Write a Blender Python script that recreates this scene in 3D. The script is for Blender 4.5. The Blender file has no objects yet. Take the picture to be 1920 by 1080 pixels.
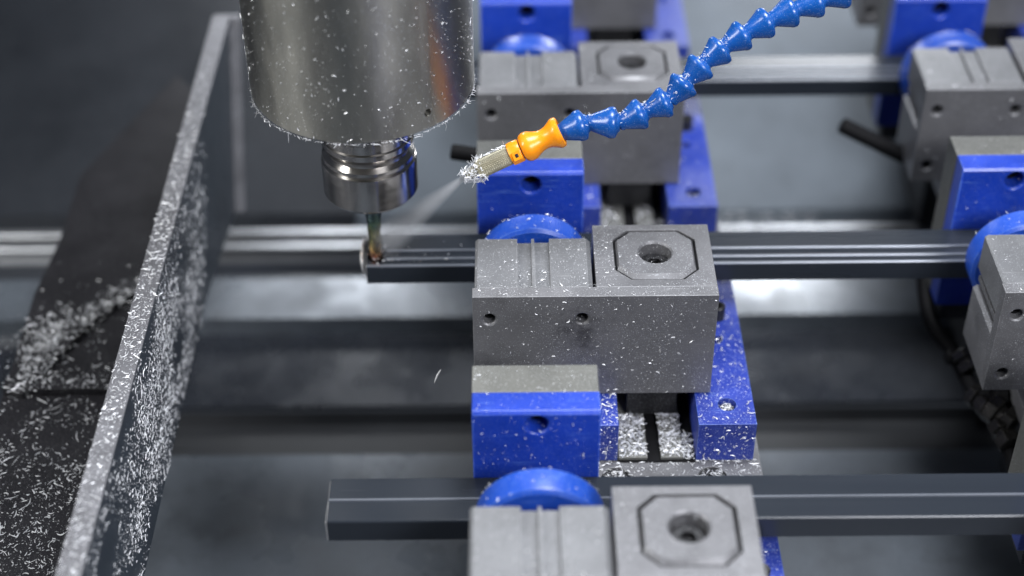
import bpy, bmesh, math, random
from mathutils import Vector, Matrix, noise
R = math.radians
random.seed(11)
S = 0.001                                   # everything below is written in millimetres
scene = bpy.context.scene
col = scene.collection

# ------------------------------------------------------------------ camera
PITCH, ROLL, DIST, FPX = R(39), R(0.5), 900.0, 2997.0
fw = Vector((0, math.cos(PITCH), -math.sin(PITCH)))
up0 = Vector((0, math.sin(PITCH), math.cos(PITCH)))
rt = Vector((1, 0, 0)) * math.cos(ROLL) - up0 * math.sin(ROLL)
up = Vector((1, 0, 0)) * math.sin(ROLL) + up0 * math.cos(ROLL)
CAM = -DIST * fw
cd = bpy.data.cameras.new('camera'); cam = bpy.data.objects.new('camera', cd); col.objects.link(cam)
cam.matrix_world = Matrix.Translation(CAM * S) @ Matrix((rt, up, -fw)).transposed().to_4x4()
cd.sensor_width = 36; cd.lens = 36 * FPX / 1920
cd.clip_start = 0.02; cd.clip_end = 50
cd.dof.use_dof = True; cd.dof.focus_distance = 0.895; cd.dof.aperture_fstop = 2.9; cd.dof.aperture_blades = 0
scene.camera = cam

def ray(x, y): return fw + rt * ((x - 960) / FPX) + up * ((540 - y) / FPX)
def onZ(x, y, Z): d = ray(x, y); return CAM + d * ((Z - CAM.z) / d.z)
def onX(x, y, X): d = ray(x, y); return CAM + d * ((X - CAM.x) / d.x)
def atD(x, y, z): return CAM + ray(x, y) * z

# ------------------------------------------------------------------ world and lamps
world = bpy.data.worlds.new('World'); scene.world = world; world.use_nodes = True
wb = world.node_tree.nodes['Background']
wb.inputs[0].default_value = (0.55, 0.63, 0.78, 1); wb.inputs[1].default_value = 0.07
def area(name, loc, target, sx, sy, power, color):
    l = bpy.data.lights.new(name, 'AREA'); l.shape = 'RECTANGLE'; l.size = sx * S; l.size_y = sy * S
    l.energy = power; l.color = color
    o = bpy.data.objects.new(name, l); col.objects.link(o)
    o.location = Vector(loc) * S
    o.rotation_euler = (Vector(target) - Vector(loc)).to_track_quat('-Z', 'Y').to_euler()
    return o
area('machine_lamp_top', (190, 110, 1000), (140, 150, -60), 420, 360, 15.5, (0.93, 0.96, 1.0))
area('machine_lamp_front', (560, -800, 720), (40, 0, -20), 500, 260, 13, (0.95, 0.96, 1.0))
area('machine_lamp_side', (-820, -260, 560), (-60, 40, 0), 160, 500, 7.5, (0.97, 0.97, 0.95))

area('added_streak_lamp', (-230, 1000, 310), (-140, 280, -238), 120, 170, 1.7, (0.93, 0.96, 1.0))  # both back lamps are added out of view to streak the wet bed
area('added_streak_lamp', (370, 1000, 268), (205, 300, -238), 240, 140, 2.6, (0.93, 0.96, 1.0))

scene.view_settings.view_transform = 'Standard'; scene.view_settings.look = 'None'
scene.view_settings.exposure = 0.0; scene.view_settings.gamma = 1.0
scene.render.resolution_x = 1024; scene.render.resolution_y = 576
scene.render.engine = 'CYCLES'
scene.cycles.use_denoising = True

# ------------------------------------------------------------------ materials
def srgb(r, g, b):
    f = lambda c: (c/255/12.92) if c/255 <= 0.04045 else ((c/255+0.055)/1.055)**2.4
    return (f(r), f(g), f(b))
def mat(name, c, rough=0.45, metal=0.0, var=0.12, nscale=60, bump=0.05, bscale=900, stretch=(1,1,1),
        dust=0.0, dustcol=(0.62, 0.64, 0.68), stain=0.0, spec=0.5, coat=0.0, sss=0.0, wear=0.0, wearcol=(0.5, 0.5, 0.52), scratch=0.0, wet=0.0):
    m = bpy.data.materials.new(name); m.use_nodes = True
    nt = m.node_tree; N = nt.nodes; L = nt.links; b = N['Principled BSDF']
    b.inputs['Metallic'].default_value = metal
    b.inputs['Specular IOR Level'].default_value = spec
    b.inputs['Coat Weight'].default_value = coat
    if sss:
        b.inputs['Subsurface Weight'].default_value = sss
        b.inputs['Subsurface Radius'].default_value = (0.001, 0.0015, 0.004)
        b.inputs['Subsurface Scale'].default_value = 1.0
    tc = N.new('ShaderNodeTexCoord'); mp = N.new('ShaderNodeMapping'); L.new(tc.outputs['Object'], mp.inputs[0])
    mp.inputs['Scale'].default_value = stretch
    oi = N.new('ShaderNodeObjectInfo')
    mu = N.new('ShaderNodeMath'); mu.operation = 'MULTIPLY'; mu.inputs[1].default_value = 7.3; L.new(oi.outputs['Random'], mu.inputs[0])
    def nz(scale, detail, rgh=0.6):
        n = N.new('ShaderNodeTexNoise'); n.noise_dimensions = '4D'; n.inputs['Scale'].default_value = scale
        n.inputs['Detail'].default_value = detail; n.inputs['Roughness'].default_value = rgh
        L.new(mp.outputs[0], n.inputs['Vector']); L.new(mu.outputs[0], n.inputs['W']); return n
    n1 = nz(nscale, 5); n2 = nz(bscale, 3)
    rp = N.new('ShaderNodeValToRGB'); rp.color_ramp.elements[0].position = 0.3; rp.color_ramp.elements[1].position = 0.7
    rp.color_ramp.elements[0].color = (*[x*(1-var) for x in c], 1); rp.color_ramp.elements[1].color = (*[min(1, x*(1+var)) for x in c], 1)
    L.new(n1.outputs['Fac'], rp.inputs[0]); colr = rp.outputs[0]
    def mix(fac, c1, c2):
        mx = N.new('ShaderNodeMix'); mx.data_type = 'RGBA'
        L.new(fac, mx.inputs['Factor']); L.new(c1, mx.inputs['A'])
        if isinstance(c2, tuple): mx.inputs['B'].default_value = (*c2, 1)
        else: L.new(c2, mx.inputs['B'])
        return mx.outputs['Result']
    def rng(src, a, b_, lo, hi):
        r = N.new('ShaderNodeMapRange'); r.inputs[1].default_value = a; r.inputs[2].default_value = b_
        r.inputs[3].default_value = lo; r.inputs[4].default_value = hi; L.new(src, r.inputs[0]); return r.outputs[0]
    if stain:
        n4 = nz(26, 6, 0.7); colr = mix(rng(n4.outputs['Fac'], 0.54, 0.72, 0, stain), colr, tuple(x*0.35 for x in c))
    if dust:
        n3 = nz(1500, 1); n5 = nz(28, 3)
        t = N.new('ShaderNodeMath'); t.operation = 'MULTIPLY'
        L.new(rng(n3.outputs['Fac'], 0.60, 0.68, 0, 1), t.inputs[0]); L.new(rng(n5.outputs['Fac'], 0.36, 0.62, 0.15, dust), t.inputs[1])
        colr = mix(t.outputs[0], colr, dustcol)
    if scratch:
        for rot in (0.3, 1.9):
            mp2 = N.new('ShaderNodeMapping'); L.new(tc.outputs['Object'], mp2.inputs[0])
            mp2.inputs['Rotation'].default_value = (rot, rot*1.7, rot*0.6); mp2.inputs['Scale'].default_value = (0.045, 1, 1)
            n6 = N.new('ShaderNodeTexNoise'); n6.noise_dimensions = '4D'; n6.inputs['Scale'].default_value = 1300; n6.inputs['Detail'].default_value = 0
            L.new(mp2.outputs[0], n6.inputs['Vector']); L.new(mu.outputs[0], n6.inputs['W'])
            n7 = nz(45, 2); t2 = N.new('ShaderNodeMath'); t2.operation = 'MULTIPLY'
            L.new(rng(n6.outputs['Fac'], 0.70, 0.76, 0, 1), t2.inputs[0]); L.new(rng(n7.outputs['Fac'], 0.45, 0.65, 0, scratch), t2.inputs[1])
            colr = mix(t2.outputs[0], colr, wearcol)
    if wear:
        bv = N.new('ShaderNodeBevel'); bv.samples = 4; bv.inputs['Radius'].default_value = 0.0011
        ge = N.new('ShaderNodeNewGeometry'); dt = N.new('ShaderNodeVectorMath'); dt.operation = 'DOT_PRODUCT'
        L.new(bv.outputs[0], dt.inputs[0]); L.new(ge.outputs['True Normal'], dt.inputs[1])
        n8 = nz(160, 4); t3 = N.new('ShaderNodeMath'); t3.operation = 'MULTIPLY'
        L.new(rng(dt.outputs['Value'], 0.985, 0.86, 0, 1), t3.inputs[0]); L.new(rng(n8.outputs['Fac'], 0.38, 0.62, 0.1*wear, wear), t3.inputs[1])
        colr = mix(t3.outputs[0], colr, wearcol)
    L.new(colr, b.inputs['Base Color'])
    if wet:
        n9 = nz(7, 4, 0.65); L.new(rng(n9.outputs['Fac'], 0.42, 0.60, rough, wet), b.inputs['Roughness'])
    else: L.new(rng(n1.outputs['Fac'], 0.3, 0.7, max(0.02, rough-0.07), min(1, rough+0.07)), b.inputs['Roughness'])
    if bump:
        bp = N.new('ShaderNodeBump'); bp.inputs['Strength'].default_value = bump; bp.inputs['Distance'].default_value = 0.0004
        L.new(n2.outputs['Fac'], bp.inputs['Height']); L.new(bp.outputs[0], b.inputs['Normal'])
    return m
M = {}
M['machined'] = mat('machined_grey_steel', (0.150, 0.150, 0.160), 0.44, 0.3, 0.14, 45, 0.12, 1400, dust=0.55, stain=0.45, wear=0.6, wearcol=(0.38, 0.38, 0.39), scratch=0.35)
M['plate'] = mat('blackened_cover_steel', (0.17, 0.17, 0.18), 0.46, 0.4, 0.13, 35, 0.12, 1500, dust=0.6, stain=0.6, wear=0.7, wearcol=(0.40, 0.40, 0.41), scratch=0.35)
M['jaw'] = mat('light_jaw_aluminium', (0.175, 0.178, 0.188), 0.42, 0.25, 0.10, 40, 0.08, 1400, dust=0.5, stain=0.3, wear=0.6, wearcol=(0.42, 0.42, 0.43), scratch=0.35)
M['post'] = mat('dull_jaw_steel', (0.13, 0.131, 0.121), 0.48, 0.3, 0.18, 30, 0.10, 1200, dust=0.4, stain=0.35, wear=0.6, wearcol=(0.36, 0.36, 0.35), scratch=0.3)
M['blue'] = mat('blue_plastic_lining', (0.008, 0.040, 0.37), 0.33, 0, 0.30, 22, 0.08, 600, dust=0.25, dustcol=(0.35, 0.45, 0.75), spec=0.6, stain=0.4, wear=0.75, wearcol=(0.16, 0.30, 0.72), scratch=0.45)
M['bluedisc'] = mat('blue_disc_plastic', (0.010, 0.062, 0.40), 0.34, 0, 0.22, 25, 0.06, 600, dust=0.2, dustcol=(0.45, 0.55, 0.8), spec=0.6, wear=0.8, wearcol=(0.22, 0.38, 0.80), scratch=0.3)
M['bluebar'] = mat('blue_bar_plastic', (0.014, 0.036, 0.30), 0.36, 0, 0.28, 25, 0.08, 600, dust=0.7, dustcol=(0.5, 0.56, 0.8), spec=0.6, stain=0.3, wear=0.7, wearcol=(0.16, 0.28, 0.66), scratch=0.3)
M['bluehose'] = mat('blue_hose_plastic', (0.005, 0.070, 0.30), 0.24, 0, 0.12, 60, 0.03, 700, dust=0.2, dustcol=(0.5, 0.6, 0.8), sss=0.1)
M['orange'] = mat('orange_nozzle_plastic', (0.90, 0.30, 0.008), 0.30, 0, 0.08, 90, 0.03, 700, stain=0.35, sss=0.15)
M['brass'] = mat('dull_nickel_nozzle', (0.47, 0.44, 0.34), 0.42, 0.75, 0.15, 90, 0.08, 900)
M['anod'] = mat('dark_anodised_profile', (0.022, 0.027, 0.036), 0.26, 0.1, 0.06, 30, 0.0, 1200, stretch=(0.05, 1, 1), spec=0.4)
M['bare'] = mat('bare_cut_aluminium', (0.75, 0.74, 0.74), 0.35, 0.35, 0.1, 200, 0.1, 1200)
M['edge'] = mat('rubbed_profile_edge', (0.23, 0.25, 0.29), 0.32, 0.3, 0.1, 200, 0.02, 1200, stretch=(0.05, 1, 1))
M['spindle'] = mat('brushed_spindle_steel', (0.40, 0.39, 0.355), 0.42, 1.0, 0.16, 40, 0.12, 700, stretch=(1, 1, 0.3), dust=0.35)
def turned(m, an):
    nt = m.node_tree; b = nt.nodes['Principled BSDF']; t = nt.nodes.new('ShaderNodeTangent'); t.direction_type = 'RADIAL'; t.axis = 'Z'
    nt.links.new(t.outputs[0], b.inputs['Tangent']); b.inputs['Anisotropic'].default_value = an; b.inputs['Anisotropic Rotation'].default_value = 0.25
turned(M['spindle'], 0.75)
M['holder'] = mat('polished_holder_steel', (0.58, 0.55, 0.52), 0.20, 1.0, 0.07, 60, 0.03, 900, stretch=(1, 1, 6))
turned(M['holder'], 0.7)
M['black'] = mat('black_oxide_steel', (0.018, 0.018, 0.02), 0.38, 0.3, 0.2, 100, 0.1, 900, dust=0.25)
M['rubber'] = mat('black_rubber', (0.006, 0.006, 0.007), 0.6, 0, 0.2, 100, 0.1, 900, spec=0.12)
M['fitting'] = mat('dark_fitting_steel', (0.05, 0.048, 0.045), 0.25, 0.8, 0.2, 100, 0.1, 900)
M['saddle'] = mat('dark_painted_saddle', (0.030, 0.032, 0.036), 0.5, 0.1, 0.2, 30, 0.1, 400, dust=0.3)
M['guardtop'] = mat('scuffed_guard_steel', (0.17, 0.17, 0.185), 0.5, 0.3, 0.2, 70, 0.2, 900, dust=0.9)
M['guard'] = mat('dark_painted_guard', (0.028, 0.036, 0.048), 0.42, 0.1, 0.2, 40, 0.1, 500, dust=0.7, dustcol=(0.26, 0.31, 0.36))
M['tray'] = mat('brown_black_tray', (0.013, 0.0125, 0.015), 0.42, 0.0, 0.25, 30, 0.1, 500, dust=0.2, spec=0.2)
M['chip'] = mat('bright_aluminium_chips', (0.80, 0.81, 0.84), 0.36, 0.35, 0.08, 400, 0.0)
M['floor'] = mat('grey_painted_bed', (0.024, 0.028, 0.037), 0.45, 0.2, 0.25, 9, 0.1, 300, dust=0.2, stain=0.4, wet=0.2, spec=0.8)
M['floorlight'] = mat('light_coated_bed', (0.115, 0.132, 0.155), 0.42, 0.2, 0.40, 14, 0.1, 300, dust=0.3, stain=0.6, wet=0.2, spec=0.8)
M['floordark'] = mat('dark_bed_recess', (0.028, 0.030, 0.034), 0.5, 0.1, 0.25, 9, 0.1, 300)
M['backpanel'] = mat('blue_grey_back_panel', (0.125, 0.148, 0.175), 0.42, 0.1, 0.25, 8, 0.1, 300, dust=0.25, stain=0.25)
M['backshade'] = mat('shade_toned_back_panel', (0.015, 0.018, 0.024), 0.45, 0.1, 0.25, 8, 0.1, 300, dust=0.1, stain=0.25)  # shade on the left put into a darker copy of the panel colour
M['rail'] = mat('polished_guide_rail', (0.34, 0.35, 0.37), 0.34, 0.7, 0.3, 12, 0.1, 300, stretch=(0.3, 1, 1), stain=0.9)

def drip_plate():
    m = M['plate'].copy(); m.name = 'oil_stained_cover_steel'; nt = m.node_tree; N = nt.nodes; L = nt.links; b = N['Principled BSDF']
    src = b.inputs['Base Color'].links[0].from_socket
    tc = N.new('ShaderNodeTexCoord'); mp = N.new('ShaderNodeMapping'); L.new(tc.outputs['Object'], mp.inputs[0])
    mp.inputs['Location'].default_value = (-39/17, 0, -80/24); mp.inputs['Scale'].default_value = (1000/17, 0.0, 1000/24)
    ln = N.new('ShaderNodeVectorMath'); ln.operation = 'LENGTH'; L.new(mp.outputs[0], ln.inputs[0])
    nz = N.new('ShaderNodeTexNoise'); nz.inputs['Scale'].default_value = 130; nz.inputs['Detail'].default_value = 6; nz.inputs['Roughness'].default_value = 0.7
    L.new(tc.outputs['Object'], nz.inputs['Vector'])
    ma = N.new('ShaderNodeMath'); ma.operation = 'MULTIPLY_ADD'; ma.inputs[1].default_value = 2.6; L.new(nz.outputs['Fac'], ma.inputs[0]); 
    sb = N.new('ShaderNodeMath'); sb.operation = 'MULTIPLY'; sb.inputs[1].default_value = -1.0; L.new(ln.outputs['Value'], sb.inputs[0]); L.new(sb.outputs[0], ma.inputs[2])
    mr = N.new('ShaderNodeMapRange'); mr.inputs[1].default_value = 0.55; mr.inputs[2].default_value = 1.3; mr.inputs[4].default_value = 0.75; L.new(ma.outputs[0], mr.inputs[0])
    mx = N.new('ShaderNodeMix'); mx.data_type = 'RGBA'; mx.inputs['B'].default_value = (0.035, 0.033, 0.038, 1)
    L.new(mr.outputs[0], mx.inputs['Factor']); L.new(src, mx.inputs['A']); L.new(mx.outputs['Result'], b.inputs['Base Color'])
    return m
M['plate_drip'] = drip_plate()
def coated_tool():
    m = mat('iridescent_tool_coating', (0.3, 0.3, 0.3), 0.22, 1.0, 0.05, 100, 0)
    nt = m.node_tree; N = nt.nodes; L = nt.links; b = N['Principled BSDF']
    tc = N.new('ShaderNodeTexCoord'); sp = N.new('ShaderNodeSeparateXYZ'); L.new(tc.outputs['Object'], sp.inputs[0])
    mr = N.new('ShaderNodeMapRange'); mr.inputs[1].default_value = -46*S; mr.inputs[2].default_value = 10*S; L.new(sp.outputs['Z'], mr.inputs[0])
    nz = N.new('ShaderNodeTexNoise'); nz.inputs['Scale'].default_value = 120; L.new(tc.outputs['Object'], nz.inputs['Vector'])
    ad = N.new('ShaderNodeMath'); ad.operation = 'MULTIPLY_ADD'; ad.inputs[1].default_value = 0.35; L.new(nz.outputs['Fac'], ad.inputs[0])
    sb = N.new('ShaderNodeMath'); sb.operation = 'SUBTRACT'; sb.inputs[1].default_value = 0.17; L.new(mr.outputs[0], sb.inputs[0]); L.new(sb.outputs[0], ad.inputs[2])
    rp = N.new('ShaderNodeValToRGB'); e = rp.color_ramp.elements
    e[0].position = 0.0; e[0].color = (0.75, 0.30, 0.20, 1); e[1].position = 1.0; e[1].color = (0.05, 0.28, 0.30, 1)
    for p_, c_ in ((0.2, (0.62, 0.40, 0.16)), (0.38, (0.45, 0.42, 0.15)), (0.55, (0.20, 0.32, 0.22)), (0.75, (0.14, 0.15, 0.26))):
        x = e.new(p_); x.color = (*c_, 1)
    L.new(ad.outputs[0], rp.inputs[0]); L.new(rp.outputs[0], b.inputs['Base Color'])
    return m
M['tool'] = coated_tool()

# ------------------------------------------------------------------ mesh helpers (millimetres in, metres out)
class MB:
    def __init__(s): s.v = []; s.f = []
    def add(s, vs, fs):
        o = len(s.v); s.v += [Vector(v) for v in vs]; s.f += [tuple(i+o for i in f) for f in fs]; return s
    def box(s, x0, x1, y0, y1, z0, z1):
        return s.add([(x0,y0,z0),(x1,y0,z0),(x1,y1,z0),(x0,y1,z0),(x0,y0,z1),(x1,y0,z1),(x1,y1,z1),(x0,y1,z1)],
                     [(3,2,1,0),(4,5,6,7),(0,1,5,4),(1,2,6,5),(2,3,7,6),(3,0,4,7)])
    def prism(s, pts, a, b, axis='z'):
        n = len(pts)
        mk = {'z': lambda p, t: (p[0], p[1], t), 'x': lambda p, t: (t, p[0], p[1]), 'y': lambda p, t: (p[0], t, p[1])}[axis]
        area2 = sum(pts[i][0]*pts[(i+1) % n][1]-pts[(i+1) % n][0]*pts[i][1] for i in range(n))
        pp = list(pts) if area2 > 0 else list(pts)[::-1]
        vs = [mk(p, a) for p in pp] + [mk(p, b) for p in pp]
        fs = [tuple(range(n))[::-1], tuple(range(n, 2*n))] + [(i, (i+1) % n, n+(i+1) % n, n+i) for i in range(n)]
        if axis == 'y': fs = [f[::-1] for f in fs]
        return s.add(vs, fs)
    def lathe(s, prof, origin=(0,0,0), axis=(0,0,1), seg=48, close=True):
        ax = Vector(axis).normalized(); q = ax.to_track_quat('Z', 'Y').to_matrix(); o = Vector(origin)
        n = len(prof); vs = []; fs = []
        for r_, t in prof:
            for k in range(seg):
                a = 2*math.pi*k/seg; vs.append(o + q @ Vector((r_*math.cos(a), r_*math.sin(a), t)))
        for i in range(n-1):
            for k in range(seg):
                k2 = (k+1) % seg; fs.append((i*seg+k, i*seg+k2, (i+1)*seg+k2, (i+1)*seg+k))
        if close:
            fs.append(tuple(range(seg))[::-1]); fs.append(tuple((n-1)*seg+k for k in range(seg)))
        return s.add(vs, fs)
    def cyl(s, origin, axis, r_, h, seg=40): return s.lathe([(r_, 0), (r_, h)], origin, axis, seg)
    def tube(s, pts, r_, seg=14):
        pts = [Vector(p) for p in pts]; n = len(pts); vs = []; fs = []
        ref = Vector((0, 0, 1))
        for i, p in enumerate(pts):
            d = (pts[min(i+1, n-1)] - pts[max(i-1, 0)]).normalized()
            a = d.cross(ref); a = a.normalized() if a.length > 1e-4 else Vector((1, 0, 0)); b = a.cross(d)
            rr = r_[i] if isinstance(r_, (list, tuple)) else r_
            for k in range(seg):
                t = 2*math.pi*k/seg; vs.append(p + a*rr*math.cos(t) + b*rr*math.sin(t))
        for i in range(n-1):
            for k in range(seg):
                k2 = (k+1) % seg; fs.append((i*seg+k, i*seg+k2, (i+1)*seg+k2, (i+1)*seg+k))
        fs.append(tuple(range(seg))[::-1]); fs.append(tuple((n-1)*seg+k for k in range(seg)))
        return s.add(vs, fs)
    def mesh(s, name, off=Vector((0,0,0)), smooth=True, recalc=True):
        me = bpy.data.meshes.new(name); me.from_pydata([tuple((v-off)*S) for v in s.v], [], s.f); me.validate()
        if recalc:
            bm = bmesh.new(); bm.from_mesh(me); bmesh.ops.recalc_face_normals(bm, faces=bm.faces); bm.to_mesh(me); bm.free()
        if smooth: me.shade_smooth(); me.set_sharp_from_angle(angle=R(32))
        return me
def link(name, me, m, parent=None, loc=None, bevel=0):
    o = bpy.data.objects.new(name, me); col.objects.link(o)
    if m and not me.materials: me.materials.append(M[m])
    if parent: o.parent = parent
    if loc is not None: o.location = Vector(loc) * S
    if bevel:
        b = o.modifiers.new('bevel', 'BEVEL'); b.width = bevel*S; b.segments = 2; b.limit_method = 'ANGLE'; b.angle_limit = R(40); b.harden_normals = True
    return o
def boolean(me, cutters):
    """cut the closed MB shapes out of mesh me and return the new mesh"""
    a = bpy.data.objects.new('tmp', me); col.objects.link(a); tmp = []
    for c in cutters:
        co = bpy.data.objects.new('tmp_cut', c); col.objects.link(co); tmp.append(co)
        md = a.modifiers.new('b', 'BOOLEAN'); md.operation = 'DIFFERENCE'; md.object = co; md.solver = 'EXACT'
    bpy.context.view_layer.update()
    dg = bpy.context.evaluated_depsgraph_get()
    out = bpy.data.meshes.new_from_object(a.evaluated_get(dg)); out.name = me.name
    for t in tmp + [a]: bpy.data.objects.remove(t)
    out.materials.clear(); out.shade_smooth(); out.set_sharp_from_angle(angle=R(32))
    return out
def tag(o, label=None, cat=None, group=None, kind=None):
    if label: o['label'] = label
    if cat: o['category'] = cat
    if group: o['group'] = group
    if kind: o['kind'] = kind
    return o
def empty(name, loc, label, cat, group=None):
    o = bpy.data.objects.new(name, None); col.objects.link(o); o.location = Vector(loc)*S; o.empty_display_size = 0.01
    return tag(o, label, cat, group)
def copy_tree(o, parent=None):
    c = o.copy(); col.objects.link(c)
    if parent: c.parent = parent
    for ch in list(o.children): copy_tree(ch, c)
    return c

# ------------------------------------------------------------------ chips
def chip(mb, p, n, L, w, curl=0.5, lift=0.0):
    n = Vector(n).normalized(); t = n.cross(Vector((random.gauss(0,1), random.gauss(0,1), random.gauss(0,1))))
    if t.length < 1e-3: t = n.orthogonal()
    t.normalize(); t = (t + n*random.uniform(0, lift)).normalized()
    b = n.cross(t).normalized(); c = random.uniform(-curl, curl); k = random.uniform(-curl, curl)*0.5
    vs = []; seg = 3
    for i in range(seg+1):
        u = i/seg - 0.5; ww = w*(1-abs(u)*1.1)
        q = Vector(p) + t*(u*L) + b*(c*L*u*u*2) + n*(0.12 + abs(k)*L*u*u*1.5 + (0.5*L*lift*0.5 if lift else 0))
        vs += [q - b*ww*0.5, q + b*ww*0.5, q + n*ww*0.6]
    fs = []
    for i in range(seg):
        for j in range(3):
            j2 = (j+1) % 3; fs.append((i*3+j, i*3+j2, i*3+3+j2, i*3+3+j))
    fs += [(2,1,0), (seg*3, seg*3+1, seg*3+2)]
    mb.add(vs, fs)
def chip_size(big=1.0):
    L = min(6.0, 0.72*math.exp(random.gauss(0, 0.75)))*big
    return L, max(0.22, min(0.8, L*random.uniform(0.18, 0.5)))
def scatter(mb, n, fn, big=1.0, lift=0.1, curl=0.5):
    k = 0
    while k < n:
        r_ = fn()
        if r_ is None: continue
        L, w = chip_size(big); chip(mb, r_[0], r_[1], L, w, curl, lift); k += 1
def on_top(x0, x1, y0, y1, z):
    return lambda: (Vector((random.uniform(x0,x1), random.uniform(y0,y1), z)), (0,0,1))
def on_front(x0, x1, y, z0, z1):
    return lambda: (Vector((random.uniform(x0,x1), y, random.uniform(z0,z1))), (0,-1,0))
def chips_obj(mb, label):
    o = link('metal_chips', mb.mesh('metal_chips', smooth=False, recalc=False), 'chip'); return tag(o, label, 'metal chips', kind='stuff')

# ------------------------------------------------------------------ machine bed (the setting)
FZ = -260
def bed(name, pts, m, x0=-900, x1=1100):
    mb = MB(); n = len(pts)
    vs = [(x0, *p) for p in pts] + [(x1, *p) for p in pts]
    mb.add(vs, [(i, i+1, n+i+1, n+i) for i in range(n-1)])
    o = link(name, mb.mesh(name, smooth=False, recalc=False), m)
    s = o.modifiers.new('thickness', 'SOLIDIFY'); s.thickness = 4*S; s.offset = -1
    return tag(o, kind='structure')
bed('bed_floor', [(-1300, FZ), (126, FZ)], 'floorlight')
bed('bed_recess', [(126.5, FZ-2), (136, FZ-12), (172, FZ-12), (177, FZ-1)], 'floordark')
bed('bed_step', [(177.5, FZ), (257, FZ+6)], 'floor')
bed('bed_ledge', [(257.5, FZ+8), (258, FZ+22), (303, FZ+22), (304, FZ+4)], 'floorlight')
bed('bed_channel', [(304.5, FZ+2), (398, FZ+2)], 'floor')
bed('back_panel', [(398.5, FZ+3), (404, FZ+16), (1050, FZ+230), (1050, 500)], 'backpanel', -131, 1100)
bed('back_panel', [(398.5, FZ+3), (404, FZ+16), (1050, FZ+230), (1050, 500)], 'backshade', -900, -132)  # left part, with its shade painted in

# polished guide rails lying along the bed
for (ya, yb), lab in (((428, 439), 'polished steel guide rail along the bed, next to the back panel'),
                      ((455, 465), 'polished steel guide rail along the bed, on the vise side of its twin')):
    za = FZ + 22
    Y1 = onZ(500, ya, za).y; Y0 = onZ(500, yb, za).y
    mb = MB(); m_ = (Y0+Y1)/2; h = (Y1-Y0)/2
    mb.prism([(m_-h, FZ+2.2), (m_+h, FZ+2.2), (m_+h, FZ+8), (m_+h-2.5, FZ+12), (m_+h-2.5, FZ+16), (m_+h, FZ+18), (m_+h, FZ+21), (m_+h-1, za),
              (m_-h+1, za), (m_-h, FZ+21), (m_-h, FZ+18), (m_-h+2.5, FZ+16), (m_-h+2.5, FZ+12), (m_-h, FZ+8)], -900, 1100, 'x')
    o = link('guide_rail', mb.mesh('guide_rail'), 'rail'); tag(o, lab, 'guide rail', 'guide rails along the bed')

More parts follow.
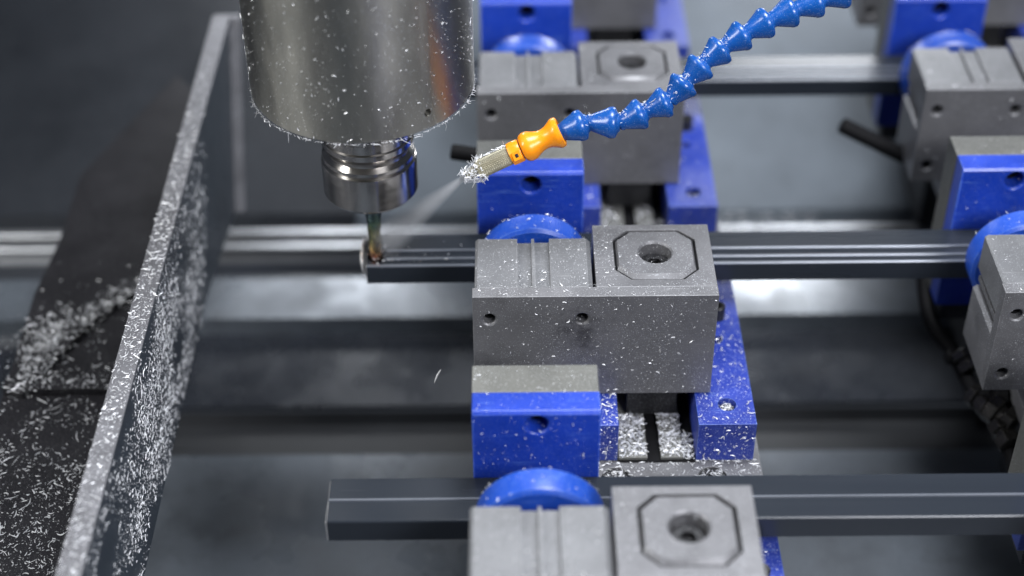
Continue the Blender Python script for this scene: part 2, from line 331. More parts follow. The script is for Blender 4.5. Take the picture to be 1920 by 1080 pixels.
# ------------------------------------------------------------------ vise
BASE = Vector((0, 0, -104))
PY, PX = 213.0, 298.5
def vise_meshes():
    g = {}
    # cover plate
    p = MB().box(-22.4, 116, -8, 0.4, -74, 0).mesh('cover_plate', BASE)
    holes = [MB().lathe([(4.6, -3), (4.6, 0), (3.5, 1.0), (3.5, 7.2)], (x, -8, z), (0, 1, 0), 32).mesh('c', BASE) for x, z in ((-13, -16.5), (39.5, -16.5), (-13, -61))]
    g['plate_shade_plug'] = MB().lathe([(3.3, 0), (3.3, 1.6), (1.8, 1.6), (1.8, 0.6)], (0, 0, 0), (0, -1, 0), 24).mesh('plate_shade_plug')
    g['cover_plate'] = boolean(p, holes)
    # octagon block with pocket
    b = MB().box(47.6, 116, 0.6, 59, -74, -0.4).mesh('clamp_block', BASE)
    def octa(cx, cy, hx, hy, c): return [(cx-hx+c, cy-hy), (cx+hx-c, cy-hy), (cx+hx, cy-hy+c), (cx+hx, cy+hy-c), (cx+hx-c, cy+hy), (cx-hx+c, cy+hy), (cx-hx, cy+hy-c), (cx-hx, cy-hy+c)]
    g['clamp_block'] = boolean(b, [MB().prism(octa(83, 30.5, 24, 23.2, 9), -9, 5).mesh('c', BASE),
                                   MB().box(44, 62, 16, 42, -5, 5).mesh('c', BASE) if False else MB().cyl((83, 30.5, -30), (0, 0, 1), 8, 22, 32).mesh('c', BASE)])
    mb = MB(); o1 = octa(83, 30.5, 22.6, 21.6, 8.4); o2 = octa(83, 31.2, 21.4, 19.6, 8.0)
    n = 8; vs = [(*q, -8.8) for q in o1] + [(*q, -1.6) for q in o1] + [(*q, 0.4) for q in o2]
    fs = [tuple(range(8))[::-1], tuple(range(16, 24))] + [(i, (i+1) % 8, 8+(i+1) % 8, 8+i) for i in range(8)] + [(8+i, 8+(i+1) % 8, 16+(i+1) % 8, 16+i) for i in range(8)]
    mb.add(vs, fs)
    g['octagon_plate'] = boolean(mb.mesh('octagon_plate', BASE), [MB().lathe([(9.4, -12), (9.4, -0.8), (10.6, 0.4), (10.6, 3)], (83, 31.5, 0), (0,0,1), 40).mesh('c', BASE)])
    sc = MB().lathe([(8.6, -14), (8.6, -7.5), (8.0, -6.9)], (83, 31.5, 0), (0,0,1), 36).mesh('cap_screw', BASE)
    g['cap_screw'] = boolean(sc, [MB().lathe([(4, -11), (4, -3)], (83, 31.5, 0), (0,0,1), 6).mesh('c', BASE)])
    # sliding jaw with a grooved top
    j = MB(); prof = [(-21.2, -24), (-21.2, -1.6), (-19.6, -0.2), (3.2, -0.2), (3.2, -3.4), (11.4, -3.4), (11.4, -0.2), (13.2, -0.2), (13.2, -3.2), (21.8, -3.2), (21.8, -0.2), (43.2, -0.2), (45.8, -2.6), (45.8, -24)]
    j.prism(prof, 0.7, 46, 'y'); g['sliding_jaw'] = j.mesh('sliding_jaw', BASE)
    j = MB().prism([(-22.2, -74), (-22.2, -38), (-20.2, -36), (-17.5, -36), (-17.5, -32), (-20.2, -32), (-20.2, -28.5), (-17.5, -28.5), (-17.5, -24.2), (44, -24.2), (44, -74)], 0.7, 44, 'y')
    g['jaw_guide'] = j.mesh('jaw_guide', BASE)
    # disc pad
    d = MB().lathe([(30.5, 0), (32.6, 1.4), (33, 3), (33, 15), (31.6, 16.6)], (13.3, 59.4, -36.5), (0,1,0), 72); g['disc_pad'] = d.mesh('disc_pad', BASE)
    g['disc_stem'] = MB().cyl((13.3, 44.4, -36.5), (0,1,0), 14, 14.8, 40).mesh('disc_stem', BASE)
    # fixed jaw: grey post and blue lining
    g['jaw_post'] = MB().prism([(-69, -103.9), (-90.6, -103.9), (-90.6, 4.2), (-70, 4.2), (-69, 3.2)], -21.4, 44.6, 'x').mesh('jaw_post', BASE)
    ln = MB().prism([(-90.8, -103.8), (-106.5, -103.8), (-106.5, 2.6), (-105.0, 4.4), (-90.8, 4.4)], -21.2, 44.9, 'x').mesh('jaw_lining', BASE)
    g['jaw_lining'] = boolean(ln, [MB().lathe([(7.2, -3), (6.9, 0), (5.8, 1.1), (5.8, 14.2)], (12.3, -106.5, -4.8), (0,1,0), 40).mesh('c', BASE)])
    g['lining_shade_plug'] = MB().lathe([(5.6, 0), (5.6, 3.4), (5.0, 4), (2.8, 4), (2.8, 1.5)], (12.3, -92.4, -4.8), (0,-1,0), 24).mesh('lining_shade_plug', BASE)
    # blue guide bars
    rb = MB().box(107, 140.6, -34, 110, -103.8, -75).mesh('guide_bar', BASE)
    g['guide_bar_r'] = boolean(rb, [MB().cyl((125, y, -84), (0,0,1), r_, 20, 28).mesh('c', BASE) for y, r_ in ((-17, 5.4), (41, 3.6))])
    g['guide_bar_l'] = MB().box(26, 61, -34, 110, -103.8, -75).mesh('guide_bar', BASE)
    g['bar_screw'] = MB().lathe([(4.6, 0), (4.6, 4.6), (4.1, 5), (2.4, 5), (2.4, 2.4)], (125, -17, -84), (0,0,1), 24).mesh('bar_screw', BASE)
    g['bar_bolt'] = MB().lathe([(4.6, 0), (4.6, 9), (4, 9.6), (2.4, 9.6), (2.4, 6)], (127.5, 62, -74.9), (0,0,1), 24).mesh('bar_bolt', BASE)
    g['slide_strip_a'] = MB().box(61.6, 78.6, -34.5, 98, -102.9, -100.5).mesh('slide_strip', BASE)
    g['slide_strip_b'] = MB().box(86.4, 99.5, -34.5, 98, -102.9, -100.5).mesh('slide_strip', BASE)
    g['slot_shade_sheet'] = MB().box(61.3, 106.7, -35.5, 99, -103.95, -103.0).mesh('slot_shade_sheet', BASE)  # black sheet added to paint the slot's shade between the strips
    g['foot'] = MB().box(-16, 60, -104, -61, -118, -104.1).mesh('foot', BASE)
    g['slide_carriage'] = MB().prism([(68, -100.3), (98, -100.3), (98, -80), (94, -74.2), (70, -74.2), (68, -80)], 2, 56, 'y').mesh('slide_carriage', BASE)
    bp = MB().box(12, 145, -60, 100, -117, -104).mesh('base_plate', BASE)
    scr = [(59.5, -48), (115.5, -48)]
    g['base_plate'] = boolean(bp, [MB().cyl((x, y, -111), (0,0,1), 8.6, 20, 36).mesh('c', BASE) for x, y in scr])
    bs = MB().lathe([(7.6, 0), (7.6, 6.0), (7.0, 6.8)], (0, 0, 0), (0,0,1), 32).mesh('base_screw')
    g['base_screw'] = boolean(bs, [MB().lathe([(3.6, 3.4), (3.6, 12)], (0,0,0), (0,0,1), 6).mesh('c')])
    g['saddle'] = MB().prism([(30, -117.2), (138, -117.2), (138, -150), (128, -165), (128, FZ+24), (40, FZ+24), (40, -165), (30, -150)], -58, 90, 'y').mesh('saddle', BASE)
    return g
G = vise_meshes()
def make_vise():
    v = empty('profile_vise', BASE, 'x', 'vise')
    cp = link('cover_plate', G['cover_plate'], 'plate', v, bevel=0.8)
    for x, z in ((-13, -16.5), (39.5, -16.5), (-13, -61)): link('screw', G['plate_shade_plug'], 'rubber', cp, (x, -1.0, z+104))  # black plugs that paint the shade inside the deep holes
    link('clamp_block', G['clamp_block'], 'machined', v, bevel=0.5)
    oc = link('octagon_plate', G['octagon_plate'], 'machined', v, bevel=0.3)
    link('cap_screw', G['cap_screw'], 'black', oc, bevel=0.2)
    link('sliding_jaw', G['sliding_jaw'], 'jaw', v, bevel=0.3)
    link('jaw_guide', G['jaw_guide'], 'machined', v, bevel=0.3)
    dp = link('disc_pad', G['disc_pad'], 'bluedisc', v)
    link('stem', G['disc_stem'], 'bluedisc', dp)
    link('jaw_post', G['jaw_post'], 'post', v, bevel=0.6)
    jl = link('jaw_lining', G['jaw_lining'], 'blue', v, bevel=0.7)
    link('screw', G['lining_shade_plug'], 'rubber', jl)  # black plug filling the hole, its inner shade put into the colour
    br = link('guide_bar', G['guide_bar_r'], 'bluebar', v, bevel=0.7)
    link('screw', G['bar_screw'], 'black', br); link('bolt', G['bar_bolt'], 'black', br)
    link('guide_bar', G['guide_bar_l'], 'bluebar', v, bevel=0.7)
    link('slide_strip', G['slide_strip_a'], 'post', v, bevel=0.4); link('slide_strip', G['slide_strip_b'], 'post', v, bevel=0.4)
    link('slot_shade_sheet', G['slot_shade_sheet'], 'rubber', v); link('foot', G['foot'], 'saddle', v, bevel=0.8)
    link('slide_carriage', G['slide_carriage'], 'black', v, bevel=0.4)
    bp = link('base_plate', G['base_plate'], 'machined', v, bevel=0.8)
    for x, y in ((59.5, -48), (115.5, -48)):
        link('screw', G['base_screw'], 'black', bp, (x, y, -7), bevel=0.3)
    link('saddle', G['saddle'], 'saddle', v, bevel=1.5)
    return v
v0 = make_vise()
cp0 = next(c for c in v0.children if c.name.startswith('cover_plate'))
cp0['label'] = 'cover plate with a dark oil stain under its second screw hole'
labels = {
    (0, 0): 'grey vise closed on the bar being milled, fine chips over its cover plate',
    (0, 1): 'grey vise behind the hanging blue hose and orange nozzle',
    (0, -1): 'grey vise gripping the bar with the clean square end, in the spindle-side row',
    (0, 2): 'vise with blue lining at the back panel end of the spindle-side row',
    (1, 0): 'grey vise away from the spindle with black cable and fittings hanging at its flank',
    (1, 1): 'grey vise with a slanting black lever rod, in the row away from the spindle',
    (1, -1): 'grey vise in front of the black cable, in the row away from the spindle',
    (1, 2): 'vise with blue lining at the back panel end of the row away from the spindle',
}
for (c, r_), lab in labels.items():
    v = v0 if (c, r_) == (0, 0) else copy_tree(v0)
    v.location = (BASE + Vector((c*PX, r_*PY, 0))) * S
    if v is not v0:
        for ch in v.children:
            if ch.name.startswith('cover_plate'): del ch['label']
    v['label'] = lab; v['group'] = 'vises standing in two rows across the bed'

cp0.material_slots[0].link = 'OBJECT'; cp0.material_slots[0].material = M['plate_drip']

# ------------------------------------------------------------------ aluminium bars held by the vises
def profile_bar(y, lab, cut):
    o = empty('aluminium_bar', (-91, 91+y, -57), lab, 'metal bar', 'dark bars clamped in the vises')
    off = Vector((-91, 91+y, -57))
    if cut or y > 0:
        pr = [(76.2, -57), (106.2, -57), (106.2, -41.6), (90.2, -41.6), (89.4, -42.6), (83.0, -42.6), (82.2, -43.4), (77.2, -43.4), (76.2, -44.2)]
        lines = ((89.8, -42.0, 0.5), (82.6, -42.9, 0.5), (76.7, -43.7, 0.55))
    else:
        pr = [(76.2, -57), (106.2, -57), (106.2, -42), (91.2, -42), (90.6, -42.7), (77, -42.7), (76.2, -43.4)]
        lines = ((90.9, -42.2, 0.35),)
    x0 = -90 if cut else -96.5
    me = MB().prism([(a+y, b) for a, b in pr], x0, 640, 'x').mesh('extrusion', off)
    if cut:
        me = boolean(me, [MB().prism([(78.5, -60), (92, -60), (92, -30), (78.5, -30)], -95, -84, 'z').mesh('c', off) if False else
                          MB().cyl((-84.2, 84.6, -49), (0,0,1), 5.2, 20, 32).mesh('c', off)])
    b = link('extrusion', me, 'anod', o, bevel=0.25)
    for a, z, w in lines:
        x = x0 + (12 if cut and a > 80 else 0.3)
        me = MB().prism([(a+y-w, z-0.6), (a+y+w, z-0.6), (a+y+w, z+0.55), (a+y-w*0.3, z+0.55), (a+y-w, z+0.1)], x, 640, 'x').mesh('ridge', off); link('ridge', me, 'edge', o)
    e = MB().box(x0-0.35, x0-0.02, 76.5+y, 105.9+y, -56.6, -43.7).mesh('cut_end', off); ce = link('cut_end', e, 'bare', o)
    if cut:
        # torn burr curling up round the end that is being milled
        mb = MB(); n = 26; vs = []
        for i in range(n):
            t = i/(n-1); yy = 76 + 28*t; h = (1.5 + 6.5*math.sin(math.pi*min(1, t*1.15))**0.8)*(0.75+0.5*noise.noise((t*7, 1, 2)))
            xo = -91.2 - 2.2*noise.noise((t*5, 4, 0)) - 1.2*math.sin(t*5)
            vs += [(xo, yy, -50), (xo-0.9, yy, -45+h*0.2), (xo-0.4-random.random()*0.5, yy+0.3, -42+h)]
        mb.add(vs, [(i*3+j, i*3+3+j, i*3+4+j, i*3+1+j) for i in range(n-1) for j in range(2)])
        bo = link('burr', mb.mesh('burr', off, recalc=False), 'bare', o)
        s = bo.modifiers.new('t', 'SOLIDIFY'); s.thickness = 0.5*S
    return o
profile_bar(0, 'dark anodised aluminium bar with its torn end under the milling tool', True)
profile_bar(-PY, 'dark anodised aluminium bar with a clean square end and one fine bright line', False)
profile_bar(PY, 'dark anodised aluminium bar running behind the blue hose and the black lever rod', False)

# ------------------------------------------------------------------ spindle with tool
SX, SY = -84.0, 84.6
sp = empty('spindle', (SX, SY, -44), 'steel milling spindle speckled with chips, with collet nut and coated tool', 'spindle')
so = Vector((SX, SY, -44))
hp = [(27, 92), (50, 90.5), (60.6, 83.2), (62.6, 84), (63.6, 86), (63.6, 230), (66, 232), (66, 420), (30, 420)]
hm = MB().lathe(hp, (SX, SY, 0), (0,0,1), 128).mesh('housing', so)
a_ = R(-52)
hd = Vector((math.cos(a_), math.sin(a_), 0))
hm = boolean(hm, [MB().cyl(Vector((SX, SY, 95)) + hd*56, hd, 2.3, 14, 28).mesh('c', so)])
link('housing', hm, 'spindle', sp)
link('tool_holder', MB().lathe([(20, 93), (26.2, 93), (26.2, 66), (27.2, 65), (27.2, 57.5), (26.4, 56.6), (26.4, 51), (27.4, 50.2), (27.4, 46.8), (26.6, 46), (24.6, 42.5), (24.6, 40.5), (27.2, 38), (27.4, 36), (22.5, 35.2), (22, 33.2), (10, 33)], (SX, SY, 0), (0,0,1), 96).mesh('tool_holder', so), 'holder', sp)
nut = MB().lathe([(9, 35), (26.2, 35), (28.0, 33.6), (28.2, 32.6), (28.2, 12.0), (26.0, 9.4), (25.4, 9), (14, 9), (13, 10.2), (5.5, 10.2)], (SX, SY, 0), (0,0,1), 96).mesh('collet_nut', so)
if False:
  pass
slots = []
for k in range(0):
    a = R(60*k + 12); d = Vector((math.cos(a), math.sin(a), 0))
    slots.append(MB().cyl(Vector((SX, SY, 35.8)) + d*22, d, 2.0, 12, 20).mesh('c', so))
link('collet_nut', nut, 'holder', sp)
# end mill: round shank, then two-flute twisted cutting part
mb = MB().lathe([(4.9, 12), (4.9, -10), (4.6, -12)], (SX, SY, 0), (0,0,1), 32)
link('tool_shank', mb.mesh('tool_shank', Vector((SX, SY, 0))), 'tool', sp, (0, 0, 44))
mb = MB(); n = 44; seg = 24; vs = []
for i in range(n+1):
    t = i/n; z = -11.5 - 33*t; tw = t*1.5*math.pi
    for k in range(seg):
        a = 2*math.pi*k/seg; rr = 4.5 - 0.8*t - 0.75*max(0, math.sin(a*3))**0.7
        vs.append((SX + rr*math.cos(a+tw), SY + rr*math.sin(a+tw), z))
fs = [(i*seg+k, i*seg+(k+1) % seg, (i+1)*seg+(k+1) % seg, (i+1)*seg+k) for i in range(n) for k in range(seg)] + [tuple(range(seg)), tuple(n*seg+k for k in range(seg))[::-1]]
mb.add(vs, fs)
link('cutting_flutes', mb.mesh('cutting_flutes', Vector((SX, SY, 0))), 'tool', sp, (0, 0, 44))

# ------------------------------------------------------------------ coolant hose
tip = atD(880, 326, 905); j1 = atD(1043, 250, 897)
ho = empty('coolant_hose', tip, 'segmented blue coolant hose with orange fitting and chip-clogged knurled nozzle', 'coolant hose')
ax = (j1 - tip).normalized(); Lh = (j1 - tip).length
def along(prof, a, d, name, m, seg=40, parent=ho, knurl=False):
    me = MB().lathe(prof, a, d, seg).mesh(name, tip); return link(name, me, m, parent)
k = Lh
# knurled tube: diamond pattern built into the surface
mb = MB(); seg = 96; n = 64; q = ax.to_track_quat('Z', 'Y').to_matrix(); vs = []
L0, L1 = 0.10*k, 0.50*k
for i in range(n+1):
    t = L0 + (L1-L0)*i/n
    for j in range(seg):
        a = 2*math.pi*j/seg
        kn = 0.5*(1 if ((i + j) % 4 < 2 and (i - j) % 4 < 2) else 0)
        rr = 5.1 + kn - (1.2 if i == 0 else 0)
        vs.append(tip + q @ Vector((rr*math.cos(a), rr*math.sin(a), t)))
fs = [(i*seg+j, i*seg+(j+1) % seg, (i+1)*seg+(j+1) % seg, (i+1)*seg+j) for i in range(n) for j in range(seg)] + [tuple(range(seg)), tuple(n*seg+j for j in range(seg))]
mb.add(vs, fs); link('knurled_tube', mb.mesh('knurled_tube', tip), 'brass', ho)
along([(1.6, -0.04*k), (3.0, -0.03*k), (3.4, 0.1*k)], tip, ax, 'nozzle_tip', 'brass')
col_ = along([(5.0, 0.47*k), (6.7, 0.475*k), (6.9, 0.50*k), (6.9, 0.585*k), (6.4, 0.60*k), (4.8, 0.60*k)], tip, ax, 'collar', 'orange', 10)
# raised lug with a recessed slot on the collar
view = (CAM - tip).normalized(); side = ax.cross(view).normalized(); face = side.cross(ax).normalized()
c0 = tip + ax*0.545*k + face*6.3 - side*-2.0
for nm, hw, hl, dp, mm in (('lug', 2.6, 2.5, 0.9, 'orange'), ('lug_slot', 1.1, 1.0, 1.1, 'black')):
    vs = [c0 + ax*(sx*hl) + side*(sy*hw) + face*(sz*dp) for sz in (-1, 1) for sx, sy in ((-1,-1), (1,-1), (1,1), (-1,1))]
    link(nm, MB().add(vs, [(3,2,1,0), (4,5,6,7), (0,1,5,4), (1,2,6,5), (2,3,7,6), (3,0,4,7)]).mesh(nm, tip), mm, col_, bevel=0.25)
along([(4.6, 0.61*k), (7.0, 0.615*k), (8.0, 0.635*k), (8.6, 0.67*k), (8.3, 0.72*k), (6.9, 0.77*k), (5.9, 0.82*k), (5.7, 0.865*k), (6.3, 0.91*k), (7.6, 0.955*k), (8.6, 0.985*k), (9.0, 1.01*k), (8.7, 1.045*k), (7.6, 1.055*k), (6.6, 1.02*k)], tip, ax, 'orange_fitting', 'orange', 56)
pts = [(1045, 250, 897), (1103, 230, 895), (1164, 230, 893), (1213, 208, 891), (1258, 186, 889), (1290, 149, 887), (1322, 116, 886), (1360, 86, 886), (1402, 60, 886), (1447, 37, 887), (1494, 17, 888), (1543, -1, 889), (1593, -18, 890), (1645, -36, 891), (1697, -56, 892), (1748, -80, 893)]
P3 = [atD(*p) for p in pts]
for a, b in zip(P3[:-1], P3[1:]):
    d = (b - a); L = d.length; d.normalize()
    pr = [(3.4, -0.10*L), (4.4, -0.05*L), (4.6, 0.0), (4.7, 0.10*L), (5.2, 0.16*L), (7.9, 0.55*L), (8.6, 0.62*L), (8.9, 0.68*L), (8.9, 0.78*L), (8.5, 0.83*L), (7.2, 0.87*L), (5.6, 0.91*L), (4.9, 0.97*L), (4.4, 0.98*L)]
    if a == P3[0]: pr = [(r_, t + 0.02*L) for r_, t in pr]
    link('hose_segment', MB().lathe(pr, a, d, 44).mesh('hose_segment', tip), 'bluehose', ho)

# ------------------------------------------------------------------ guard wall beside the bars
gb = Vector((-213, 0, -118))
gd = empty('guard_wall', gb, 'dark steel guard wall thick with chips, with a ribbed tray on its far side from the bars', 'guard')
wall = [(-330, -20.5), (345, -20.5), (300, -92), (268, -142), (136, -120), (-330, -120)]
link('wall_plate', MB().prism(wall, -219, -207, 'x').mesh('wall_plate', gb), 'guard', gd, bevel=0.6)
link('top_edge', MB().box(-219.3, -206.7, -330, 345.5, -20.3, -18.5).mesh('top_edge', gb), 'guardtop', gd, bevel=0.5)
tz = -110
tp = [onZ(*a, tz) for a in ((-40, 880), (0, 756), (64, 551), (110, 453), (151, 328), (219, 257), (332, 140))]
poly = [(-219.4, -330), (-219.4, 380)] + [(-240, 372)] + [(p.x, p.y) for p in tp[::-1]] + [(tp[0].x, -330)]
link('tray_floor', MB().prism(poly, tz-8, tz).mesh('tray_floor', gb), 'tray', gd, bevel=0.6)
a = onZ(76, 717, tz+6)
TX = tp[1].x + 1
link('cross_rib', MB().box(TX, -219.5, a.y-6, a.y+6, tz+0.2, tz+6).mesh('cross_rib', gb), 'tray', gd, bevel=0.8)
dp = [onZ(*q, tz+4.5) for q in ((268, 532), (205, 566), (150, 612), (92, 668), (30, 736))]
mb = MB(); vs = []
for i, p in enumerate(dp):
    d = (dp[min(i+1, 4)] - dp[max(i-1, 0)]).normalized(); nrm = Vector((-d.y, d.x, 0))*4.5
    vs += [p-nrm+Vector((0,0,tz+0.2-p.z)), p+nrm+Vector((0,0,tz+0.2-p.z)), p+nrm, p-nrm]
fs = [(i*4+j, i*4+(j+1) % 4, i*4+4+(j+1) % 4, i*4+4+j) for i in range(4) for j in range(4)] + [(0,1,2,3), (19,18,17,16)]
mb.add(vs, fs); link('slanting_rib', mb.mesh('slanting_rib', gb), 'tray', gd, bevel=0.8)
link('end_flange', MB().prism([(345.5, -20.6), (300.5, -92), (268.5, -142), (274.5, -142), (306.5, -92), (351.5, -20.6)], -219, -200, 'x').mesh('end_flange', gb), 'guardtop', gd, bevel=0.6)

# ------------------------------------------------------------------ black lever rods, cable with fittings
def rod(p0, p1, r_, lab, grp='black lever rods beside the vises'):
    d = (p1-p0).normalized(); L = (p1-p0).length
    o = link('lever_rod', MB().lathe([(r_*0.7, 0), (r_*0.95, 0.6), (r_, 2), (r_, L-3), (r_*0.9, L)], p0, d, 28).mesh('lever_rod', p0), 'rubber', loc=p0)
    return tag(o, lab, 'lever', grp)
rod(atD(1577, 234, 1125), atD(1748, 318, 1135), 5.8, 'slanting black lever rod beside the vise away from the spindle')
rod(atD(845, 284, 1035), atD(935, 298, 1035), 5.2, 'short black lever rod poking out behind the orange nozzle')

cb = empty('hydraulic_cable', atD(1893, 840, 985), 'black hanging cable with dark screw fittings between bar and vise', 'cable')
cbo = atD(1893, 840, 985)
cp = [atD(*q) for q in ((1732, 505, 1075), (1735, 550, 1070), (1742, 590, 1062), (1757, 622, 1055), (1785, 656, 1045), (1803, 690, 1035), (1820, 722, 1025), (1845, 760, 1012), (1872, 800, 1000), (1893, 840, 985), (1905, 885, 975), (1908, 960, 965))]
sm = []
for i in range(len(cp)-1):
    p0, p1, p2, p3 = cp[max(i-1,0)], cp[i], cp[i+1], cp[min(i+2,len(cp)-1)]
    for s_ in range(5):
        t = s_/5; sm.append(0.5*((2*p1) + (p2-p0)*t + (2*p0-5*p1+4*p2-p3)*t*t + (3*p1-p0-3*p2+p3)*t**3))
sm.append(cp[-1])
link('cable_sheath', MB().tube(sm, 5.2, 18).mesh('cable_sheath', cbo), 'rubber', cb)
def fit(px, py, d_, qx, qy, e_, r_, m='fitting', name='screw_fitting'):
    p0, p1 = atD(px, py, d_), atD(qx, qy, e_); d = p1-p0; L = d.length
    return link(name, MB().lathe([(r_*0.6, 0), (r_, 0.08*L), (r_, 0.38*L), (r_*0.72, 0.44*L), (r_*0.72, 0.56*L), (r_*1.08, 0.6*L), (r_*1.08, 0.92*L), (r_*0.6, L)], p0, d, 6).mesh(name, cbo), m, cb, bevel=0.5)
fit(1772, 668, 1036, 1838, 676, 1040, 5.5, 'rubber'); fit(1798, 655, 1030, 1822, 695, 1026, 7.5)
fit(1822, 735, 1016, 1860, 768, 1002, 8.5); fit(1850, 760, 1000, 1905, 800, 990, 9.5); fit(1835, 748, 1010, 1900, 745, 1000, 7.0, 'rubber')
fit(1868, 790, 994, 1898, 840, 980, 7.8); fit(1815, 655, 1034, 1835, 690, 1024, 5.0)

# ------------------------------------------------------------------ chips (nobody could count them)
mb = MB()
def wallface():
    y = random.uniform(-330, 200); z = random.uniform(-118, -21)
    h = (z+118)/97
    dens = 0.26 + 1.1*noise.noise((y*0.02, z*0.03, 3)) + (0.35 if y > -60 else 0.0)
    if y > 60: dens *= max(0.0, 1-(y-60)/150)*0.9
    if y > 128 and z < -118 + (y-128)*0.9: return None
    dens *= 1.0 - 0.9*max(0, h-0.5)
    return (Vector((-206.9, y, z)), (1,0,0)) if random.random() < dens else None
scatter(mb, 11500, wallface, 0.85, 0.25)
scatter(mb, 2600, wallface, 1.35, 0.25)
def walltop():
    y = random.uniform(-330, 300)
    return (Vector((random.uniform(-219, -207), y, -18.4)), (0,0,1)) if random.random() < 1.0 - max(0, (y-120)/220) else None
scatter(mb, 2600, walltop, 1.15, 0.25)
def tray():
    y = random.uniform(-330, 170); x = random.uniform(TX, -221)
    d = 0.42 + 0.9*(-y/200 if y < 0 else 0) + 1.1*noise.noise((x*0.06, y*0.06, 9))
    d *= max(0.12, 1-max(0, y+20)/170)
    if x > -232: d *= 0.4
    return (Vector((x, y, tz+0.1)), (0,0,1)) if random.random() < d else None
scatter(mb, 8200, tray, 1.2, 0.35)
for i in range(130):
    r_ = tray()
    if r_: chip(mb, r_[0], r_[1], random.uniform(5, 11), random.uniform(0.4, 0.8), 0.5, 0.4)
def clump():
    c_ = onZ(85, 640, tz); return (Vector((c_.x + random.gauss(0, 9), c_.y + random.gauss(0, 16), tz+0.2+random.random())), (0,0,1))
scatter(mb, 420, clump, 1.8, 0.5)
def dribs():
    i = random.randrange(4); t = random.random(); p = dp[i].lerp(dp[i+1], t)
    return (p + Vector((random.gauss(0, 5), random.gauss(0, 5), 0.3 + random.random()*1.0)), (0,0,1))
scatter(mb, 620, dribs, 1.7, 0.5)
scatter(mb, 260, on_top(TX, -220, a.y-6, a.y+6, tz+6.2), 1.4, 0.3)
chips_obj(mb, 'bright metal chips sprayed over the guard wall and its tray')

mb = MB()
def housing():
    a = random.uniform(math.pi, 2*math.pi) ; z = random.uniform(84, 190)
    if random.random() > 0.55 + 0.45*noise.noise((a*2, z*0.03, 1)): return None
    d = Vector((math.cos(a), math.sin(a), 0)); return (Vector((SX, SY, z)) + d*63.7, d)
scatter(mb, 1150, housing, 0.62, 0.1)
def lip():
    a = random.uniform(math.pi*0.93, math.pi*2.07); d = Vector((math.cos(a), math.sin(a), -0.5)).normalized()
    return (Vector((SX + 62.9*math.cos(a), SY + 62.9*math.sin(a), 83.6)), d)
for i in range(520):
    p, d = lip(); L, w = chip_size(1.25); chip(mb, p, d, L, min(w, 0.45), 0.6, 1.2)
chips_obj(mb, 'fine bright metal chips clinging to the spindle housing')

# chips on the vises and their surroundings
mb = MB()
def vx(c, r_): return c*PX, r_*PY
def front_face(ox, oy):
    def f():
        x = random.uniform(-22, 115.5); z = random.uniform(-73, -1)
        d = 0.35 + 0.6*noise.noise((x*0.03, z*0.03, 5)) + (0.30 if x > 45 else 0)
        return (Vector((ox+x, oy-8.1, z)), (0,-1,0)) if random.random() < d else None
    return f
for c, r_, f in ((0,0,1.0), (0,1,0.25), (1,0,0.5), (1,1,0.3), (0,-1,0.6)):
    ox, oy = vx(c, r_)
    scatter(mb, int(900*f), front_face(ox, oy), 0.46, 0.1)
    scatter(mb, int(240*f), on_top(ox-22, ox+116, oy-7.5, oy+3, 0.1), 0.52, 0.2)
    scatter(mb, int(140*f), on_top(ox-21, ox+3, oy+1, oy+45, -0.1), 0.45, 0.15)
    scatter(mb, int(120*f), on_top(ox+22, ox+43, oy+1, oy+45, -0.1), 0.45, 0.15)
    scatter(mb, int(120*f), on_top(ox+4, ox+21, oy+1, oy+20, -3.1), 0.7, 0.3)
    scatter(mb, int(150*f), on_top(ox+62, ox+104, oy+12, oy+50, 0.5), 0.4, 0.1)
    scatter(mb, int(110*f), on_top(ox+48, ox+60, oy+1, oy+58, -0.3), 0.6, 0.1)
    scatter(mb, int(110*f), on_front(ox-21, ox+45, oy-90.7-16, -35, 3), 0.6, 0.2)
    scatter(mb, int(110*f), on_top(ox-21, ox+45, oy-106, oy-69, 4.5), 0.55, 0.2)
    scatter(mb, int(760*f), on_top(ox+108, ox+140, oy-33, oy+108, -74.9), 0.8, 0.3)
    scatter(mb, int(150*f), on_top(ox+46, ox+61, oy-33.5, oy-5, -74.9), 1.1, 0.3)
    scatter(mb, int(140*f), on_front(ox+107, ox+140, oy-34.1, -103, -76), 0.9, 0.2)
    scatter(mb, int(100*f), on_front(ox+46, ox+61, oy-34.1, -103, -76), 0.9, 0.2)
    scatter(mb, int(700*f), on_top(ox+62, ox+78, oy-34, oy+2, -100.3), 1.3, 0.4)
    scatter(mb, int(560*f), on_top(ox+86.5, ox+99.5, oy-34, oy+2, -100.3), 1.3, 0.4)
    scatter(mb, int(260*f), on_top(ox+100, ox+106.5, oy-34, oy-12, -102.8), 1.2, 0.4)
    scatter(mb, int(520*f), on_top(ox+46, ox+144, oy-56, oy-34, -103.8), 1.35, 0.3)
    for x in (59.5, 115.5):
        scatter(mb, int(130*f), (lambda xx: lambda: (Vector((ox+xx+random.uniform(-6, 6), oy-48+random.uniform(-6, 6), -104.2)), (0,0,1)))(x), 1.2, 0.4)
    scatter(mb, int(90*f), (lambda: (Vector((ox+125+random.gauss(0, 2.2), oy-17+random.gauss(0, 2.2), -78.5)), (0,0,1))), 1.0, 0.5)
    def discrim():
        t = random.uniform(R(25), R(155)); d = Vector((math.cos(t), 0, math.sin(t)))
        return (Vector((ox+13.3, oy+random.choice((75.0, random.uniform(60, 75))), -36.5)) + d*33.1, d)
    scatter(mb, int(70*max(f, .8)), discrim, 0.85, 0.5)
chips_obj(mb, 'bright metal chips and dust scattered over the vises')

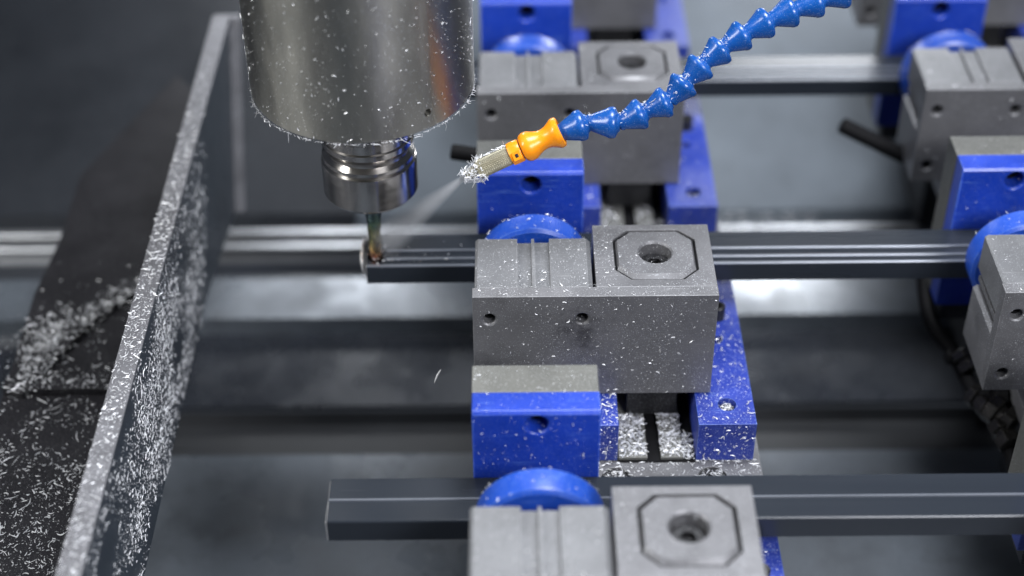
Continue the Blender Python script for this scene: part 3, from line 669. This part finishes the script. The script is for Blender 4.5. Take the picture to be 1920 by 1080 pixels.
# chip tuft clogging the nozzle
mb = MB()
for i in range(420):
    t = random.uniform(-0.07, 0.17)*k; a = random.uniform(0, 2*math.pi)
    rr = (2.0 + 26*max(0, t/k+0.07)*1.0)*random.uniform(0.5, 1.0)
    d = q @ Vector((math.cos(a), math.sin(a), 0))
    p = tip + ax*t + d*min(rr, 5.9)
    L, w = chip_size(2.2); chip(mb, p, (d - ax*0.8).normalized(), L, min(w, 0.7), 0.8, 1.0)
for i in range(160):
    t = random.uniform(0.12, 0.50)*k; a = random.uniform(0.1, 1.2)*math.pi
    d = (face*-0.15 + side*(-1 if (side.z > 0) == False else 1)*1.0 + view*random.uniform(-0.3, 0.5)).normalized()
    L, w = chip_size(1.3); chip(mb, tip + ax*t + d*5.5, d, L, min(w, 0.6), 0.8, 0.8)
o = chips_obj(mb, 'tuft of silvery chips stuck to the tip of the knurled nozzle')
# specks lodged in the hose joints
mb = MB()
for a, b in zip(P3[1:8], P3[2:9]):
    d = (b-a).normalized()
    for i in range(34):
        n_ = (view*0.6 + Vector((0,0,1)) + Vector((random.gauss(0, .5), random.gauss(0, .5), random.gauss(0, .5)))); n_ = (n_ - d*n_.dot(d)).normalized()
        t = random.choice((random.uniform(-2.0, 1.5), random.uniform(-2, 12)))
        rr = 6.0 if t < 2 else 5.4 + 3*(t/18)
        L, w = chip_size(0.85); chip(mb, a + d*t + n_*rr, n_, L, min(w, 0.5), 0.6, 0.4)
chips_obj(mb, 'specks of chip lodged in the joints of the blue hose')

# chips lying on the bed and the bars far below (out of focus)
mb = MB()
scatter(mb, 700, on_top(130, 260, 350, 392, FZ+22.2), 2.6, 0.3)
scatter(mb, 1500, on_top(120, 290, 258, 302, FZ+22.2), 3.0, 0.3)
scatter(mb, 260, on_top(-200, 120, 258, 302, FZ+22.2), 2.2, 0.3)
scatter(mb, 300, on_top(-400, 400, -60, 128, FZ+0.3), 2.0, 0.3)
chips_obj(mb, 'blurred heap of pale chips on the ledge of the machine bed')
mb = MB()
scatter(mb, 80, on_top(-80, -24, 77, 106, -41.9), 0.6, 0.3)
scatter(mb, 60, lambda: (Vector((SX + random.gauss(0, 5), SY + random.gauss(0, 6), -42)), (0,0,1)), 1.0, 0.9)
chips_obj(mb, 'fresh chips round the tool on the bar being milled')

# one sliver in the air below the tool
p = atD(819, 706, 880)
mb = MB(); tdir = (rt*0.42 + up*0.9).normalized()
vs = []
for i, (t, w) in enumerate(((-4.2, 0.1), (-2, 0.4), (1.2, 0.55), (3.4, 0.35), (4.4, 0.1))):
    c_ = p + tdir*t + rt*(0.06*t*t*0.4); s_ = rt*0.9 - up*0.42
    vs += [c_ - s_*w, c_ + s_*w, c_ - fw*(w*0.5)]
fs = [(i*3+j, i*3+(j+1) % 3, i*3+3+(j+1) % 3, i*3+3+j) for i in range(4) for j in range(3)] + [(2,1,0), (12,13,14)]
mb.add(vs, fs)
tag(link('flying_sliver', mb.mesh('flying_sliver', p), 'jaw', loc=p), 'single pale sliver of metal flying through the air below the tool', 'metal sliver')

# ------------------------------------------------------------------ coolant mist from nozzle to tool
tgt = Vector((SX+3, SY-3, -30)); m0 = tip - ax*0.03*k
d = tgt - m0; Lm = d.length; d.normalize()
me = MB().lathe([(1.6, 0), (8.5, Lm*0.55), (14.5, Lm*0.96)], (0, 0, 0), (0, 0, 1), 32).mesh('coolant_mist')
mm = bpy.data.materials.new('pale_mist'); mm.use_nodes = True; nt = mm.node_tree; N = nt.nodes; LK = nt.links
N.remove(N['Principled BSDF'])
pv = N.new('ShaderNodeVolumePrincipled'); pv.inputs['Color'].default_value = (0.92, 0.94, 1.0, 1)
tc = N.new('ShaderNodeTexCoord'); sx_ = N.new('ShaderNodeSeparateXYZ'); LK.new(tc.outputs['Object'], sx_.inputs[0])
def mth(op, a, b=None):
    n_ = N.new('ShaderNodeMath'); n_.operation = op
    for i_, v_ in enumerate((a, b)):
        if v_ is None: continue
        if isinstance(v_, (int, float)): n_.inputs[i_].default_value = v_
        else: LK.new(v_, n_.inputs[i_])
    return n_.outputs[0]
rad = mth('SQRT', mth('ADD', mth('MULTIPLY', sx_.outputs['X'], sx_.outputs['X']), mth('MULTIPLY', sx_.outputs['Y'], sx_.outputs['Y'])))
wid = mth('ADD', mth('MULTIPLY', sx_.outputs['Z'], 14.0/Lm), 1.4*S)
core = mth('POWER', mth('MAXIMUM', mth('SUBTRACT', 1.0, mth('DIVIDE', rad, wid)), 0.0), 1.6)
fall = mth('DIVIDE', 5.5*S*1000, mth('ADD', mth('MULTIPLY', sx_.outputs['Z'], 1.0), 4*S))
LK.new(mth('MULTIPLY', core, fall), pv.inputs['Density'])
LK.new(pv.outputs[0], N['Material Output'].inputs['Volume'])
me.materials.append(mm)
mo = link('coolant_mist', me, None, loc=m0); mo.rotation_euler = d.to_track_quat('Z', 'Y').to_euler()
tag(mo, 'pale jet of coolant mist from the nozzle to the tool', 'mist', kind='stuff')
